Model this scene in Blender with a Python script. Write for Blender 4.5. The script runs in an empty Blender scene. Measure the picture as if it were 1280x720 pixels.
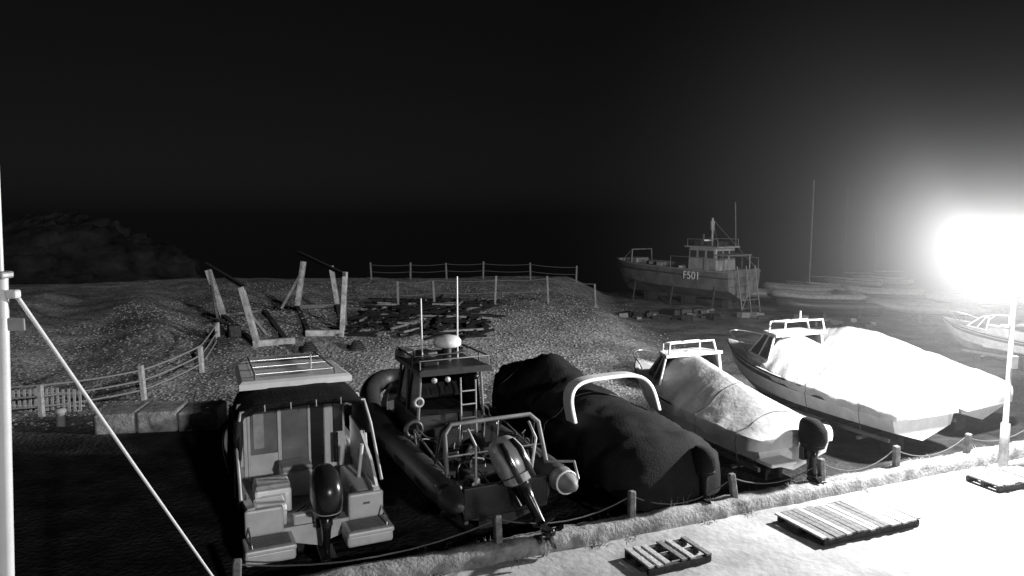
import bpy, math, random
from mathutils import Vector, noise
random.seed(7)
R=math.radians
S=bpy.context.scene
COL=S.collection
# ------------------------------------------------------------------ materials
def mat(name,v,rough=.6,var=.25,scale=6,bump=.0,metal=0,bscale=None,spec=.5):
    m=bpy.data.materials.new(name); m.use_nodes=True
    nt=m.node_tree; b=nt.nodes['Principled BSDF']
    b.inputs['Roughness'].default_value=rough; b.inputs['Metallic'].default_value=metal
    b.inputs['Specular IOR Level'].default_value=spec
    tc=nt.nodes.new('ShaderNodeTexCoord')
    n=nt.nodes.new('ShaderNodeTexNoise'); n.inputs['Scale'].default_value=scale; n.inputs['Detail'].default_value=6
    n.inputs['Roughness'].default_value=.65
    nt.links.new(tc.outputs['Object'],n.inputs['Vector'])
    r=nt.nodes.new('ShaderNodeValToRGB'); lo=v*(1-var); hi=min(1,v*(1+var))
    r.color_ramp.elements[0].position=.3; r.color_ramp.elements[1].position=.7
    r.color_ramp.elements[0].color=(lo,lo,lo,1); r.color_ramp.elements[1].color=(hi,hi,hi,1)
    nt.links.new(n.outputs['Fac'],r.inputs['Fac']); nt.links.new(r.outputs['Color'],b.inputs['Base Color'])
    if bump:
        n2=nt.nodes.new('ShaderNodeTexNoise'); n2.inputs['Scale'].default_value=bscale or scale*4; n2.inputs['Detail'].default_value=5
        nt.links.new(tc.outputs['Object'],n2.inputs['Vector'])
        bp=nt.nodes.new('ShaderNodeBump'); bp.inputs['Strength'].default_value=bump; bp.inputs['Distance'].default_value=.03
        nt.links.new(n2.outputs['Fac'],bp.inputs['Height']); nt.links.new(bp.outputs['Normal'],b.inputs['Normal'])
    return m
WHITE=mat('gelcoat_white',.7,.35,.16,2.5,.05)
OFFW=mat('gelcoat_weathered',.42,.5,.3,4,.1)
GREY=mat('hull_grey',.16,.55,.35,3,.1)
DARK=mat('dark_paint',.03,.45,.4,5,.1)
BLACK=mat('black_plastic',.015,.26,.25,5)
CANVAS=mat('dark_canvas',.010,.9,.4,4,.5,bscale=26,spec=.2)
TARPW=mat('pale_tarpaulin',.5,.75,.22,1.6,.4,bscale=10)
TUBE=mat('inflatable_rubber',.04,.5,.45,4,.15)
TUBEL=mat('inflatable_rubber_pale',.2,.55,.35,5,.15)
STEEL=mat('stainless_steel',.6,.28,.1,5,metal=.8)
GALV=mat('galvanised_steel',.36,.5,.3,6,.1,metal=.3)
GLASS=mat('cabin_glass',.03,.08,.1,5,spec=.8)
PANEL=mat('cabin_door_acrylic',.2,.22,.35,1.5)
WOOD=mat('weathered_timber',.17,.85,.5,9,.6)
WOODD=mat('dark_timber',.035,.9,.6,9,.6)
WOODL=mat('pale_timber',.42,.75,.35,9,.5)
CONC=mat('rough_concrete',.25,.9,.65,3.2,1,bscale=16)
SILV=mat('silver_cowl',.55,.3,.1,3,metal=.2)
ROPE=mat('rope',.26,.9,.3,20,.5)
ROPED=mat('old_rope',.1,.95,.3,20,.5)
WROPE=mat('white_cable',.8,.6,.1,20)
POLEW=mat('white_pole_paint',.85,.4,.08,3)
FLOOR=mat('deck_grey',.32,.7,.35,5,.3)
RIBD=mat('dark_deck',.05,.7,.5,6,.3)
# ------------------------------------------------------------------ helpers
def empty(name,loc=(0,0,0),rz=0):
    o=bpy.data.objects.new(name,None); COL.objects.link(o); o.location=loc; o.rotation_euler=(0,0,R(rz)); o.empty_display_size=.3
    return o
def mo(name,vs,fs,m,parent=None,smooth=False,bevel=0,loc=None,rot=None):
    me=bpy.data.meshes.new(name); me.from_pydata([tuple(v) for v in vs],[],fs); me.update()
    if m: me.materials.append(m)
    o=bpy.data.objects.new(name,me); COL.objects.link(o)
    if parent: o.parent=parent
    if loc: o.location=loc
    if rot: o.rotation_euler=rot
    if smooth:
        for p in me.polygons: p.use_smooth=True
    if bevel:
        b=o.modifiers.new('b','BEVEL'); b.width=bevel; b.segments=2; b.limit_method='ANGLE'
    return o
def box(name,size,loc,parent,m,rot=(0,0,0),bevel=.015,taper=1,shx=0,shy=0):
    a,b,c=[s/2 for s in size]; vs=[]
    for z,k,q in((-c,1,0),(c,taper,1)):
        for x,y in((-a,-b),(a,-b),(a,b),(-a,b)): vs.append((x*k+shx*q,y*k+shy*q,z))
    fs=[(3,2,1,0),(4,5,6,7),(0,1,5,4),(1,2,6,5),(2,3,7,6),(3,0,4,7)]
    return mo(name,vs,fs,m,parent,bevel=bevel,loc=loc,rot=tuple(R(r) for r in rot))
def tube(name,pts,r,parent,m,smooth=False,cyc=False):
    c=bpy.data.curves.new(name,'CURVE'); c.dimensions='3D'; c.bevel_depth=r; c.bevel_resolution=2; c.use_fill_caps=True
    if smooth:
        s=c.splines.new('NURBS'); s.points.add(len(pts)-1); s.order_u=3; s.use_endpoint_u=not cyc; c.resolution_u=6
    else:
        s=c.splines.new('POLY'); s.points.add(len(pts)-1)
    s.use_cyclic_u=cyc
    for i,p in enumerate(pts): s.points[i].co=(*p,1)
    c.materials.append(m)
    o=bpy.data.objects.new(name,c); COL.objects.link(o)
    if parent: o.parent=parent
    return o
def loft(name,rings,m,parent,smooth=True,cap=True,loc=None,rot=None):
    n=len(rings[0]); vs=[p for r in rings for p in r]; fs=[]
    for i in range(len(rings)-1):
        for j in range(n):
            a=i*n+j; b=i*n+(j+1)%n; fs.append((a,b,b+n,a+n))
    if cap: fs.append(tuple(range(n-1,-1,-1))); fs.append(tuple(range((len(rings)-1)*n,len(rings)*n)))
    return mo(name,vs,fs,m,parent,smooth,loc=loc,rot=rot)
def ring(cx,cy,cz,rx,ry,n=20,e=2.6):
    out=[]
    for i in range(n):
        a=2*math.pi*i/n; c,s=math.cos(a),math.sin(a)
        out.append((cx+rx*math.copysign(abs(c)**(2/e),c),cy+ry*math.copysign(abs(s)**(2/e),s),cz))
    return out
def ss(a,b,x):
    t=max(0,min(1,(x-a)/(b-a))); return t*t*(3-2*t)
# ------------------------------------------------------------------ ground
def gh(x,y):
    y0=23.5+.22*max(-20,min(x,20))
    up=ss(y0,y0+13,y)
    h=up*1.25*(1-ss(3.2,7.2,x+.6*math.sin(y*.3)))
    h+=.35*ss(26,40,y)*noise.noise(Vector((x*.11,y*.13,2)))*(1-ss(4,8,x))
    lf=ss(y0,y0+4,y)*(1-ss(-15,-11,x+.1*(y-30)))*(1-ss(42,50,y))
    h+=lf*.27*(math.sin((x+.55*y)*1.1+1.6*noise.noise(Vector((x*.15,y*.15,7))))-.3)
    h+=ss(y0,y0+3,y)*(.09*noise.noise(Vector((x*.6,y*.6,0)))+.04*noise.noise(Vector((x*2,y*2,5))))
    cr=57+2.5*noise.noise(Vector((x*.05,3,1)))
    h-=4.2*ss(cr,cr+16,y)
    return h
xs=[];v=-160.
while v<160:
    xs.append(v); v+=.35 if -30<=v<32 else 4
ys=[];v=-40.
while v<90:
    ys.append(v); v+=.33 if 9<=v<62 else 1.5
vs=[(x,y,gh(x,y)) for y in ys for x in xs]; nx=len(xs)
fs=[(j*nx+i,j*nx+i+1,(j+1)*nx+i+1,(j+1)*nx+i) for j in range(len(ys)-1) for i in range(nx-1)]
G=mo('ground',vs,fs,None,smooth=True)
at=G.data.attributes.new('shingle','FLOAT','POINT')
at2=G.data.attributes.new('slip','FLOAT','POINT')
for k,(x,y,z) in enumerate(vs):
    y0=22.6+.22*max(-20,min(x,20))+1.1*noise.noise(Vector((x*.4,y*.4,9)))
    at.data[k].value=ss(y0-.6,y0+1.2,y)
    at2.data[k].value=ss(4.5,9,x+2*noise.noise(Vector((x*.2,y*.2,4))))
m=bpy.data.materials.new('shingle_and_yard'); m.use_nodes=True; nt=m.node_tree; N=nt.nodes; Lk=nt.links; b=N['Principled BSDF']
tc=N.new('ShaderNodeTexCoord')
def vor(sc):
    v=N.new('ShaderNodeTexVoronoi'); v.inputs['Scale'].default_value=sc; Lk.new(tc.outputs['Object'],v.inputs['Vector']); return v
def noi(sc,d=6):
    v=N.new('ShaderNodeTexNoise'); v.inputs['Scale'].default_value=sc; v.inputs['Detail'].default_value=d; v.inputs['Roughness'].default_value=.65
    Lk.new(tc.outputs['Object'],v.inputs['Vector']); return v
def ramp(src,p0,c0,p1,c1):
    r=N.new('ShaderNodeValToRGB'); e=r.color_ramp.elements; e[0].position=p0; e[0].color=(c0,c0,c0,1); e[1].position=p1; e[1].color=(c1,c1,c1,1)
    Lk.new(src,r.inputs['Fac']); return r.outputs['Color']
def mix(f,a,c,mode='MIX'):
    x=N.new('ShaderNodeMix'); x.data_type='RGBA'; x.blend_type=mode
    if not isinstance(f,float): Lk.new(f,x.inputs[0])
    else: x.inputs[0].default_value=f
    Lk.new(a,x.inputs[6]); Lk.new(c,x.inputs[7]); return x.outputs[2]
v1=vor(10)
bw=N.new('ShaderNodeRGBToBW'); Lk.new(v1.outputs['Color'],bw.inputs[0])
peb=ramp(bw.outputs[0],.2,.2,.85,.55)
patch=ramp(noi(.35,8).outputs['Fac'],.36,.4,.62,1.0)
sh=mix(1.0,peb,patch,'MULTIPLY')
slip=ramp(noi(.7,9).outputs['Fac'],.35,.07,.68,.24)
yard=ramp(noi(1.1,9).outputs['Fac'],.38,.012,.75,.06)  # dark hardstanding, with the shade around the boats put into its colour
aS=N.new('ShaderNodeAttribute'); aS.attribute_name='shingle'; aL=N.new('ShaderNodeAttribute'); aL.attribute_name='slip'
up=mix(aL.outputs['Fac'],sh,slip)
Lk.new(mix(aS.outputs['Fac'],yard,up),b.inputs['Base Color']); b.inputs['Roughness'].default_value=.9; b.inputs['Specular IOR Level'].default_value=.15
bp=N.new('ShaderNodeBump'); bp.inputs['Strength'].default_value=.7; bp.inputs['Distance'].default_value=.05
mm=N.new('ShaderNodeMath'); mm.operation='ADD'; Lk.new(v1.outputs['Distance'],mm.inputs[0]); Lk.new(noi(5).outputs['Fac'],mm.inputs[1])
Lk.new(mm.outputs[0],bp.inputs['Height']); Lk.new(bp.outputs['Normal'],b.inputs['Normal'])
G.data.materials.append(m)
vs=[];fs=[]
for k in range(11000):
    x=random.uniform(-20,8); y=random.uniform(19,52)
    if x>4 and random.random()<.7: continue
    if random.random()<.5: y=22+ (y-22)*.5
    if y<22.9+.22*x: continue
    r=random.uniform(.02,.065); z=gh(x,y)+r*.3; q=len(vs); a=random.random()*3
    for i in range(5):
        t=a+i*1.257; vs.append((x+r*math.cos(t)*random.uniform(.8,1.3),y+r*math.sin(t),z))
    vs.append((x,y,z+r*.6)); 
    for i in range(5): fs.append((q+i,q+(i+1)%5,q+5))
mo('beach_pebbles',vs,fs,mat('pebble',.36,.8,.5,3))
sm=mat('sea_water',.01,.25,.2,.3,.6,bscale=.8,spec=.3)
mo('sea',[(-5000,60,-1.7),(5000,60,-1.7),(5000,9000,-1.7),(-5000,9000,-1.7)],[(0,1,2,3)],sm)
# hill on the left
vs=[];fs=[];n=90;k=46
for j in range(k+1):
    for i in range(n+1):
        a=(i%n)/n*math.pi*2; r=(j/k)
        prof=(1-r**2.2)*6.0
        x=-36+11.5*r*math.cos(a); y=58+8*r*math.sin(a)
        nn=noise.fractal(Vector((x*.3,y*.3,prof*.4)),1,2,5); n3=noise.fractal(Vector((x*1.5,y*1.5,prof*1.5)),1,2,3)
        vs.append((x+nn*1.2+n3*.3,y+nn*.6,prof+nn*1.3*(1-r*.4)+n3*.35-.2))
for j in range(k):
    for i in range(n): a=j*(n+1)+i; fs.append((a,a+1,a+n+2,a+n+1))
mo('hill',vs,fs,mat('hill_scrub',.016,.98,.8,.6,1,bscale=3,spec=.1),smooth=True)
# ------------------------------------------------------------------ pavement + wall
wy=lambda x:12.45+.43*x
pm=mat('worn_concrete_paving',.34,.85,.42,.8,.8,bscale=7)
vs=[];fs=[]
nxx,nyy=90,40
for j in range(nyy+1):
    for i in range(nxx+1):
        x=-30+90*i/nxx; yt=wy(x)-.15; y=yt-(j/nyy)*16 ; vs.append((x,y,.03+.015*noise.noise(Vector((x,y,0)))))
for j in range(nyy):
    for i in range(nxx): a=j*(nxx+1)+i; fs.append((a,a+nxx+1,a+nxx+2,a+1))
mo('pavement',vs,fs,pm,smooth=True)
wall=empty('low_concrete_wall')
ux=.9187; uy=.395
def wp(s,off,z):
    x=-12+s*ux; return (x-off*uy, wy(-12)+s*uy+off*ux, z)
vs=[];fs=[];ns=560
for i in range(ns+1):
    s=i*.1
    j=lambda k:.035*noise.noise(Vector((s*.8,k,0)))+.03*noise.noise(Vector((s*3.5,k,3)))+.015*noise.noise(Vector((s*11,k*2,3)))
    for (o,z) in ((-.23,-.1),(-.22,.1),(-.2,.24),(-.15,.30),(0,.32),(.15,.30),(.2,.25),(.2,-.1)):
        vs.append(wp(s,o+j(o*5),z+(j(z*7+2) if z>0 else 0)))
for i in range(ns):
    for q in range(7): a=i*8+q; fs.append((a,a+1,a+9,a+8))
mo('wall_body',vs,fs,CONC,wall,smooth=True)
rf=empty('rope_fence'); tops=[]
for x in (-4.2,-.25,2.28,4.5,6.69,8.78,11.0,13.3,15.7):
    y=wy(x)+.02
    box('post',(.13,.13,.6),(x,y,.5),rf,WOOD,rot=(random.uniform(-6,6),random.uniform(-7,7),23+random.uniform(-10,10)),bevel=.025)
    tops.append((x,y,.68))
for a,c in zip(tops,tops[1:]):
    pts=[]; sg=random.uniform(.24,.34)
    for i in range(9):
        t=i/8; pts.append((a[0]+(c[0]-a[0])*t,a[1]+(c[1]-a[1])*t+.08,a[2]-sg*4*t*(1-t)))
    tube('rope',pts,.014,rf,ROPED)
hose=empty('mooring_rope')
pts=[(x,wy(x)+.48+.12*math.sin(x*1.7),.06+.02*math.sin(x*3)) for x in [(-5+.4*i) for i in range(26)]]
tube('rope_run',pts,.035,hose,ROPE,True)
def weeds(name,spots,m):
    vs=[];fs=[]
    for (x0,y0,rad,nb,hh) in spots:
        for k in range(nb):
            a=random.uniform(0,6.28); r=rad*math.sqrt(random.random()); x=x0+r*math.cos(a); y=y0+r*math.sin(a)*.5
            d=random.uniform(0,6.28); h=hh*random.uniform(.4,1.1); w=.012; l=random.uniform(.05,.25)
            q=len(vs); cx,cy=math.cos(d),math.sin(d)
            vs+=[(x-w*cy,y+w*cx,.0),(x+w*cy,y-w*cx,.0),(x+w*cy*.7+cx*l*.4,y-w*cx*.7+cy*l*.4,h*.7),(x-w*cy*.7+cx*l*.4,y+w*cx*.7+cy*l*.4,h*.7),(x+cx*l,y+cy*l,h)]
            fs+=[(q,q+1,q+2,q+3),(q+3,q+2,q+4)]
    mo(name,vs,fs,m)
sp=[(2.9,wy(2.9)+.45,.6,520,.5),(3.5,wy(3.5)+.5,.4,260,.4)]
for k in range(30):
    x=random.uniform(-3,13); sp.append((x,wy(x)+random.choice([.3,.4,.35]),.25,40,.2))
for k in range(14):
    x=random.uniform(-2,12); sp.append((x,wy(x)-.3,.15,22,.1))
weeds('weeds',sp,mat('dry_weeds',.2,.8,.4,5))
def platform(x,y,L,W,rz,n,gap=.03,h=.16,miss=()):
    e=empty('timber_platform',(x,y,.035),rz)
    for k in(-.45,0,.45): box('bearer',(L*.96,.09,h-.04),(0,W*k,(h-.04)/2),e,WOODD)
    w=L/n
    for i in range(n):
        if i in miss: continue
        box('plank',(w-gap,W+random.uniform(-.05,.05),.035),(-L/2+w*(i+.5),random.uniform(-.02,.02),h-.018+random.uniform(-.004,.006)),e,random.choice([WOODL,WOOD,WOOD,FLOOR]),rot=(random.uniform(-.4,.4),random.uniform(-1,1),random.uniform(-1.2,1.2)),bevel=.006)
platform(6.55,13.75,2.5,1.25,22,18,.014)
platform(2.72,12.25,1.35,.75,24,8,.06,miss=(3,6))
platform(11.2,16.0,1.7,.8,20,10)
# ------------------------------------------------------------------ boat parts
def hull(parent,L,B,zk,zs0,zs1,m,tw=.88,cock=None,zf=.8,bow_p=2.4,stripe=None,rub=BLACK,full=.45,deckm=None,rise=.74):
    n=30; vs=[];fs=[]; port=[];stbd=[];lowp=[];lows=[]
    for i in range(n+1):
        s=i/n;y=s*L
        if s<full: w=B/2*(tw+(1-tw)*math.sin(s/full*math.pi/2)); q=0
        else: q=(s-full)/(1-full); w=B/2*max(.02,1-q**bow_p)
        zg=zs0+(zs1-zs0)*s**1.7
        zkk=zk+(zg-zk-.12)*max(0,(s-rise)/(1-rise))**2.1
        wc=w*(.88-.25*q); zc=zkk+(zg-zkk)*(.36+.12*q)
        t=min(.12,w*.5)
        inside=cock and cock[0]<=y<=cock[1]
        wi=w-t
        if inside: fz=zf; mid=zf
        else: fz=zg-.01; mid=zg+.1*min(1,w)
        ring_=[(-w,y,zg),(-(w+wc)/2-.02,y,(zg+zc)/2),(-wc,y,zc),(0,y,zkk),(wc,y,zc),((w+wc)/2+.02,y,(zg+zc)/2),(w,y,zg),(wi,y,zg+.02),(wi*.98,y,fz+.0),(0,y,mid),(-wi*.98,y,fz),(-wi,y,zg+.02)]
        vs+=ring_; port.append(ring_[0]); stbd.append(ring_[6]); lowp.append(ring_[1]); lows.append(ring_[5])
    k=12
    for i in range(n):
        for j in range(k): a=i*k+j;c=i*k+(j+1)%k; fs.append((a,a+k,c+k,c))
    fs.append(tuple(range(k)))
    o=mo('hull',vs,fs,m,parent,smooth=False)
    if deckm:
        o.data.materials.append(deckm)
        for p in o.data.polygons:
            idx=[v%k for v in p.vertices]
            if len(idx)==4 and min(idx)>=8 and max(idx)<=10: p.material_index=1
    for nme,ln in(('rubbing_strake_port',port),('rubbing_strake_starboard',stbd)):
        tube(nme,[(p[0]*1.008,p[1],p[2]-.03) for p in ln],.028,parent,rub)
    if stripe:
        for A,Bm,sg in((port,lowp,-1),(stbd,lows,1)):
            v=[];f=[]
            for i in range(n):
                for t in(.35,.75):
                    v.append((A[i][0]+(Bm[i][0]-A[i][0])*t+sg*.008,A[i][1],A[i][2]+(Bm[i][2]-A[i][2])*t))
            for i in range(n-1): f.append((2*i,2*i+1,2*i+3,2*i+2))
            mo('hull_stripe',v,f,stripe,parent)
    return o
def cover(parent,secs,m,seed=0,skirt=.3,amp=.035,name='cover',lash=None):
    Y=[];st=.08;y=secs[0][0]
    while y<secs[-1][0]: Y.append(y); y+=st
    Y.append(secs[-1][0])
    vs=[];fs=[];na=34
    def surf(y,u,off=0):
        for a,c in zip(secs,secs[1:]):
            if a[0]<=y<=c[0]+1e-6: break
        t=(y-a[0])/(c[0]-a[0])
        hw,ze,zr,p=[a[i]+(c[i]-a[i])*t for i in(1,2,3,4)]
        x=hw*math.sin(u*math.pi/2)
        z=ze+(zr-ze)*(1-abs(math.sin(u*math.pi/2))**p)
        nv=noise.noise(Vector((x*1.2+seed,y*2.6,z*2)))+.6*noise.noise(Vector((x*3+seed,y*5,z*4)))+.5*abs(noise.noise(Vector((x*5+y*4,y*4-x*3+seed,1))))
        nv+=.55*math.sin(y*7+3*noise.noise(Vector((x,y,seed))))*abs(u)**1.5
        return (x+amp*nv*.6*(1 if x>0 else -1)+off*u,y+amp*.4*nv,z+amp*nv+off)
    for y in Y:
        row=[surf(y,-1+2*i/na) for i in range(na+1)]
        l=row[0]; r=row[-1]
        sk=skirt*(1+.35*noise.noise(Vector((seed,y*1.7,0))))
        wv=.04*math.sin(y*9+seed)+.05*noise.noise(Vector((y*4,seed,1)))
        row=[(l[0]-.02+wv,l[1],l[2]-sk),(l[0]-.03+wv*.5,l[1],l[2]-sk*.5)]+row+[(r[0]+.03+wv*.5,r[1],r[2]-sk*.5),(r[0]+.02+wv,r[1],r[2]-sk)]
        vs+=row
    k=na+5
    for j in range(len(Y)-1):
        for i in range(k-1): a=j*k+i; fs.append((a,a+1,a+k+1,a+k))
    fs.append(tuple(range(k-1,-1,-1))); fs.append(tuple(range((len(Y)-1)*k,len(Y)*k)))
    o=mo(name,vs,fs,m,parent,smooth=True)
    if lash:
        for y in lash:
            pts=[surf(y+.05*math.sin(i),-1+2*i/20,.012) for i in range(21)]
            e0=pts[0];e1=pts[-1]
            pts=[(e0[0]*.95,e0[1],e0[2]-.7),(e0[0]-.05,e0[1],e0[2]-.2)]+pts+[(e1[0]+.05,e1[1],e1[2]-.2),(e1[0]*.95,e1[1],e1[2]-.7)]
            tube('lashing',pts,.008,parent,ROPED)
    return o
def outboard(parent,loc,sc=1,tilt=0,cm=BLACK,lm=BLACK,rz=0,band=None,roll=0):
    e=bpy.data.objects.new('outboard_motor',None); COL.objects.link(e); e.parent=parent; e.location=loc; e.rotation_euler=(R(tilt),R(roll),R(rz)); e.scale=(sc,)*3
    loft('cowl',[ring(0,-.05,.0,.14,.2),ring(0,-.06,.05,.2,.28),ring(0,-.07,.25,.225,.34),ring(0,-.06,.45,.22,.34),ring(0,-.02,.58,.19,.29),ring(0,.02,.66,.13,.2),ring(0,.03,.68,.05,.09)],cm,e)
    loft('cowl_seam',[ring(0,-.062,.12,.217,.31),ring(0,-.062,.135,.219,.313)],OFFW if cm is BLACK else BLACK,e)
    if band:
        for sx in(-.1,.1):
            loft('cowl_stripe',[[(sx-.035,-.43,.02+.0),(sx+.035,-.43,.02),(sx+.035,-.38,.02),(sx-.035,-.38,.02)],[(sx-.035,-.425,.45),(sx+.035,-.425,.45),(sx+.035,-.3,.45),(sx-.035,-.3,.45)],[(sx*.8-.03,-.32,.6),(sx*.8+.03,-.32,.6),(sx*.8+.03,-.2,.6),(sx*.8-.03,-.2,.6)]],band,e)
    loft('leg',[ring(0,-.05,.02,.11,.17,12),ring(0,-.05,-.25,.07,.13,12),ring(0,-.07,-.6,.045,.12,12),ring(0,-.09,-.72,.04,.13,12)],lm,e)
    box('cavitation_plate',(.24,.4,.02),(0,-.14,-.6),e,lm)
    rr=[]
    for r_,yy in [(0,.12),(.03,.1),(.065,0),(.07,-.15),(.06,-.28)]: rr.append([(max(r_,.005)*math.cos(a*.5236),yy-.05,-.74+max(r_,.005)*math.sin(a*.5236)) for a in range(12)])
    loft('gearcase',rr,lm,e)
    mo('skeg',[(0,.0,-.78),(0,-.25,-.78),(0,-.2,-.98),(0,-.12,-.98)],[(0,1,2,3)],lm,e).modifiers.new('s','SOLIDIFY').thickness=.02
    for q in range(3):
        a=q*2.094
        pr=[]
        for (r_,w_,tw_) in((.04,.03,.03),(.1,.07,.03),(.16,.06,.02),(.19,.02,.0)):
            for sg in(-1,1):
                an=a+sg*w_/r_*.5 if r_>.05 else a+sg*.3
                pr.append((r_*math.cos(an),-.36+sg*tw_,-.74+r_*math.sin(an)))
        mo('propeller_blade',pr,[(0,1,3,2),(2,3,5,4),(4,5,7,6)],lm,e)
    box('bracket',(.26,.14,.34),(0,.14,-.14),e,lm)
    return e
def trailer(parent,L,B,zk):
    for s in(-1,1):
        box('trailer_rail',(.08,L*.75,.1),(s*B*.3,L*.42,zk-.05),parent,GREY)
        yy=L*.28
        rr=[]
        for (xx,r_) in((-.1,.2),(-.09,.29),(-.05,.31),(.05,.31),(.09,.29),(.1,.2)):
            rr.append([(s*B*.42+xx,yy+r_*math.cos(a*.314),.31+r_*math.sin(a*.314)) for a in range(20)])
        loft('tyre',rr,BLACK,parent)
    for yy in(L*.15,L*.28,L*.6): box('trailer_crossmember',(B*.8,.08,.08),(0,yy,zk-.14),parent,GREY)
    for yy in(L*.12,L*.7): box('keel_block',(.5,.3,zk),(0,yy,zk/2-.02),parent,WOODD)
def windscreen(parent,y0,y1,hw0,hw1,z0,z1,m=GLASS,fm=WHITE):
    ya=y1-.55
    Lb=(-hw0,y0,z0);Lf=(-hw1,y1,z0+.05);Rf=(hw1,y1,z0+.05);Rb=(hw0,y0,z0)
    Lt=(-hw0*.86,y0-.05,z1);Lft=(-hw1*.86,ya,z1);Rft=(hw1*.86,ya,z1);Rt=(hw0*.86,y0-.05,z1)
    mo('window_glass',[Lb,Lf,Rf,Rb,Lt,Lft,Rft,Rt],[(0,1,5,4),(1,2,6,5),(2,3,7,6)],m,parent)
    for a,c in((Lb,Lt),(Lf,Lft),(Rf,Rft),(Rb,Rt),(Lt,Lft),(Lft,Rft),(Rft,Rt),(Lb,Lf),(Lf,Rf),(Rf,Rb)):
        tube('window_frame',[a,c],.035,parent,fm)
    mid=lambda a,c:tuple((p+q)/2 for p,q in zip(a,c))
    tube('window_frame',[mid(Lb,Lf),mid(Lt,Lft)],.025,parent,fm); tube('window_frame',[mid(Lf,Rf),mid(Lft,Rft)],.025,parent,fm)
# ------------------------------------------------------------------ boat 1 : cabin boat
b1=empty('cabin_boat',(-3.38,12.2,0),25)
hull(b1,6.3,2.55,.32,1.15,1.75,WHITE,cock=(.0,2.25),zf=.72,deckm=FLOOR,stripe=DARK)
trailer(b1,6.3,2.5,.42)
for s in(-1,1):
    box('swim_platform',(.8,.6,.09),(s*.82,-.28,.62),b1,WHITE,bevel=.03)
    box('platform_tread',(.66,.46,.012),(s*.82,-.29,.672),b1,FLOOR)
    for q in range(7): box('tread_slat',(.6,.02,.01),(s*.82,-.48+q*.065,.684),b1,GREY,bevel=.002)
    box('platform_fairing',(.8,.5,.22),(s*.82,-.25,.48),b1,WHITE,bevel=.05,taper=1)
    box('transom_section',(.62,.14,.46),(s*.86,.02,.9),b1,WHITE,bevel=.04)
    tube('platform_rail',[(s*1.1,-.5,.66),(s*1.12,-.48,.8),(s*1.12,-.05,.86)],.016,b1,STEEL)
    tube('cleat',[(s*1.1,.3,1.2),(s*1.1,.42,1.24),(s*1.1,.54,1.2)],.015,b1,STEEL)
box('engine_well',(.75,.14,.3),(0,.12,.75),b1,WHITE,bevel=.03)
box('well_side_step',(.5,.5,.36),(-.72,.38,.9),b1,WHITE,bevel=.03)
box('aft_seat_box',(.62,.55,.45),(-.62,.95,.95),b1,WHITE,bevel=.04)
box('aft_seat_cushion',(.6,.5,.09),(-.62,.95,1.22),b1,OFFW,bevel=.04)
box('helm_seat_box',(.55,.5,.5),(-.1,1.6,.97),b1,WHITE,bevel=.04)
box('helm_seat_cushion',(.56,.5,.1),(-.1,1.6,1.27),b1,OFFW,bevel=.04)
box('side_locker',(.3,1.5,.35),(.92,1.0,.9),b1,WHITE,bevel=.04)
box('locker_hatch',(.02,.5,.22),(.76,1.0,.92),b1,OFFW,bevel=.008)
# high inner coaming on the starboard side
mo('starboard_coaming',[(1.08,.15,1.16),(1.1,.6,1.5),(1.1,1.4,1.85),(1.08,2.2,1.95),(1.08,2.2,1.1),(1.08,.15,1.1)],[(0,1,2,3,4,5)],WHITE,b1).modifiers.new('s','SOLIDIFY').thickness=.05
box('hatch_line',(.4,.01,.28),(-.62,.668,.95),b1,OFFW,bevel=.004)
box('hatch_latch',(.05,.02,.05),(-.62,.655,1.0),b1,BLACK,bevel=.004)
box('step_hatch',(.34,.012,.2),(-.72,.122,.92),b1,OFFW,bevel=.004); box('vent',(.12,.014,.04),(.86,-.056,.95),b1,GREY,bevel=.004)
rings=[]
for (y,w,zt) in((2.25,1.04,2.6),(3.6,1.0,2.62),(4.3,.86,2.5),(5.1,.55,1.75),(5.6,.3,1.66)):
    rings.append([(-w,y,1.15),(-w*.93,y,1.7 if zt>1.8 else 1.5),(-w*.84,y,zt-.08),(-w*.6,y,zt),(w*.6,y,zt),(w*.84,y,zt-.08),(w*.93,y,1.7 if zt>1.8 else 1.5),(w,y,1.15)])
loft('cabin',rings,WHITE,b1,smooth=False)
for s in(-1,1):
    mo('cabin_side_window',[(s*.985,2.5,1.78),(s*.965,3.8,1.78),(s*.9,3.7,2.38),(s*.905,2.5,2.4)],[(0,1,2,3)],GLASS,b1).modifiers.new('s','SOLIDIFY').thickness=.03
box('cabin_bulkhead',(1.95,.05,1.75),(0,2.2,1.65),b1,WHITE,bevel=.01)
box('bulkhead_window',(.5,.02,1.05),(-.6,2.165,1.9),b1,PANEL,bevel=.01)
box('door_panel',(.5,.02,1.4),(-.02,2.16,1.67),b1,PANEL,bevel=.01)
box('doorway_shade',(.26,.02,1.45),(.42,2.165,1.65),b1,BLACK,bevel=.01)  # black slab painted in for the unlit cabin interior
box('door_leaf',(.12,.03,1.4),(.62,2.15,1.65),b1,WHITE,bevel=.01)
for x in(-.88,-.32,.26,.7): box('door_frame',(.05,.045,1.6),(x,2.15,1.68),b1,WHITE,bevel=.01)
box('bulkhead_window',(.2,.02,.7),(.83,2.165,2.0),b1,GLASS,bevel=.01)
box('curtain',(.2,.03,.9),(-.7,2.14,1.95),b1,OFFW,bevel=.01)
def can(y,w,zt,zb):
    out=[]
    for i in range(21):
        a=math.pi*i/20; c,s=math.cos(a),math.sin(a)
        out.append((-w*math.copysign(abs(c)**.45,c),y+.015*math.sin(i*1.7),zb+(zt-zb)*abs(s)**.5+.018*math.sin(i*2.1+y*5)))
    return out
prof=((1.05,1.17,2.56,2.0),(1.2,1.2,2.69,1.9),(1.5,1.2,2.75,1.85),(1.9,1.2,2.79,1.8),(2.2,1.19,2.8,1.8))
rr=[can(*p) for p in prof]
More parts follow.
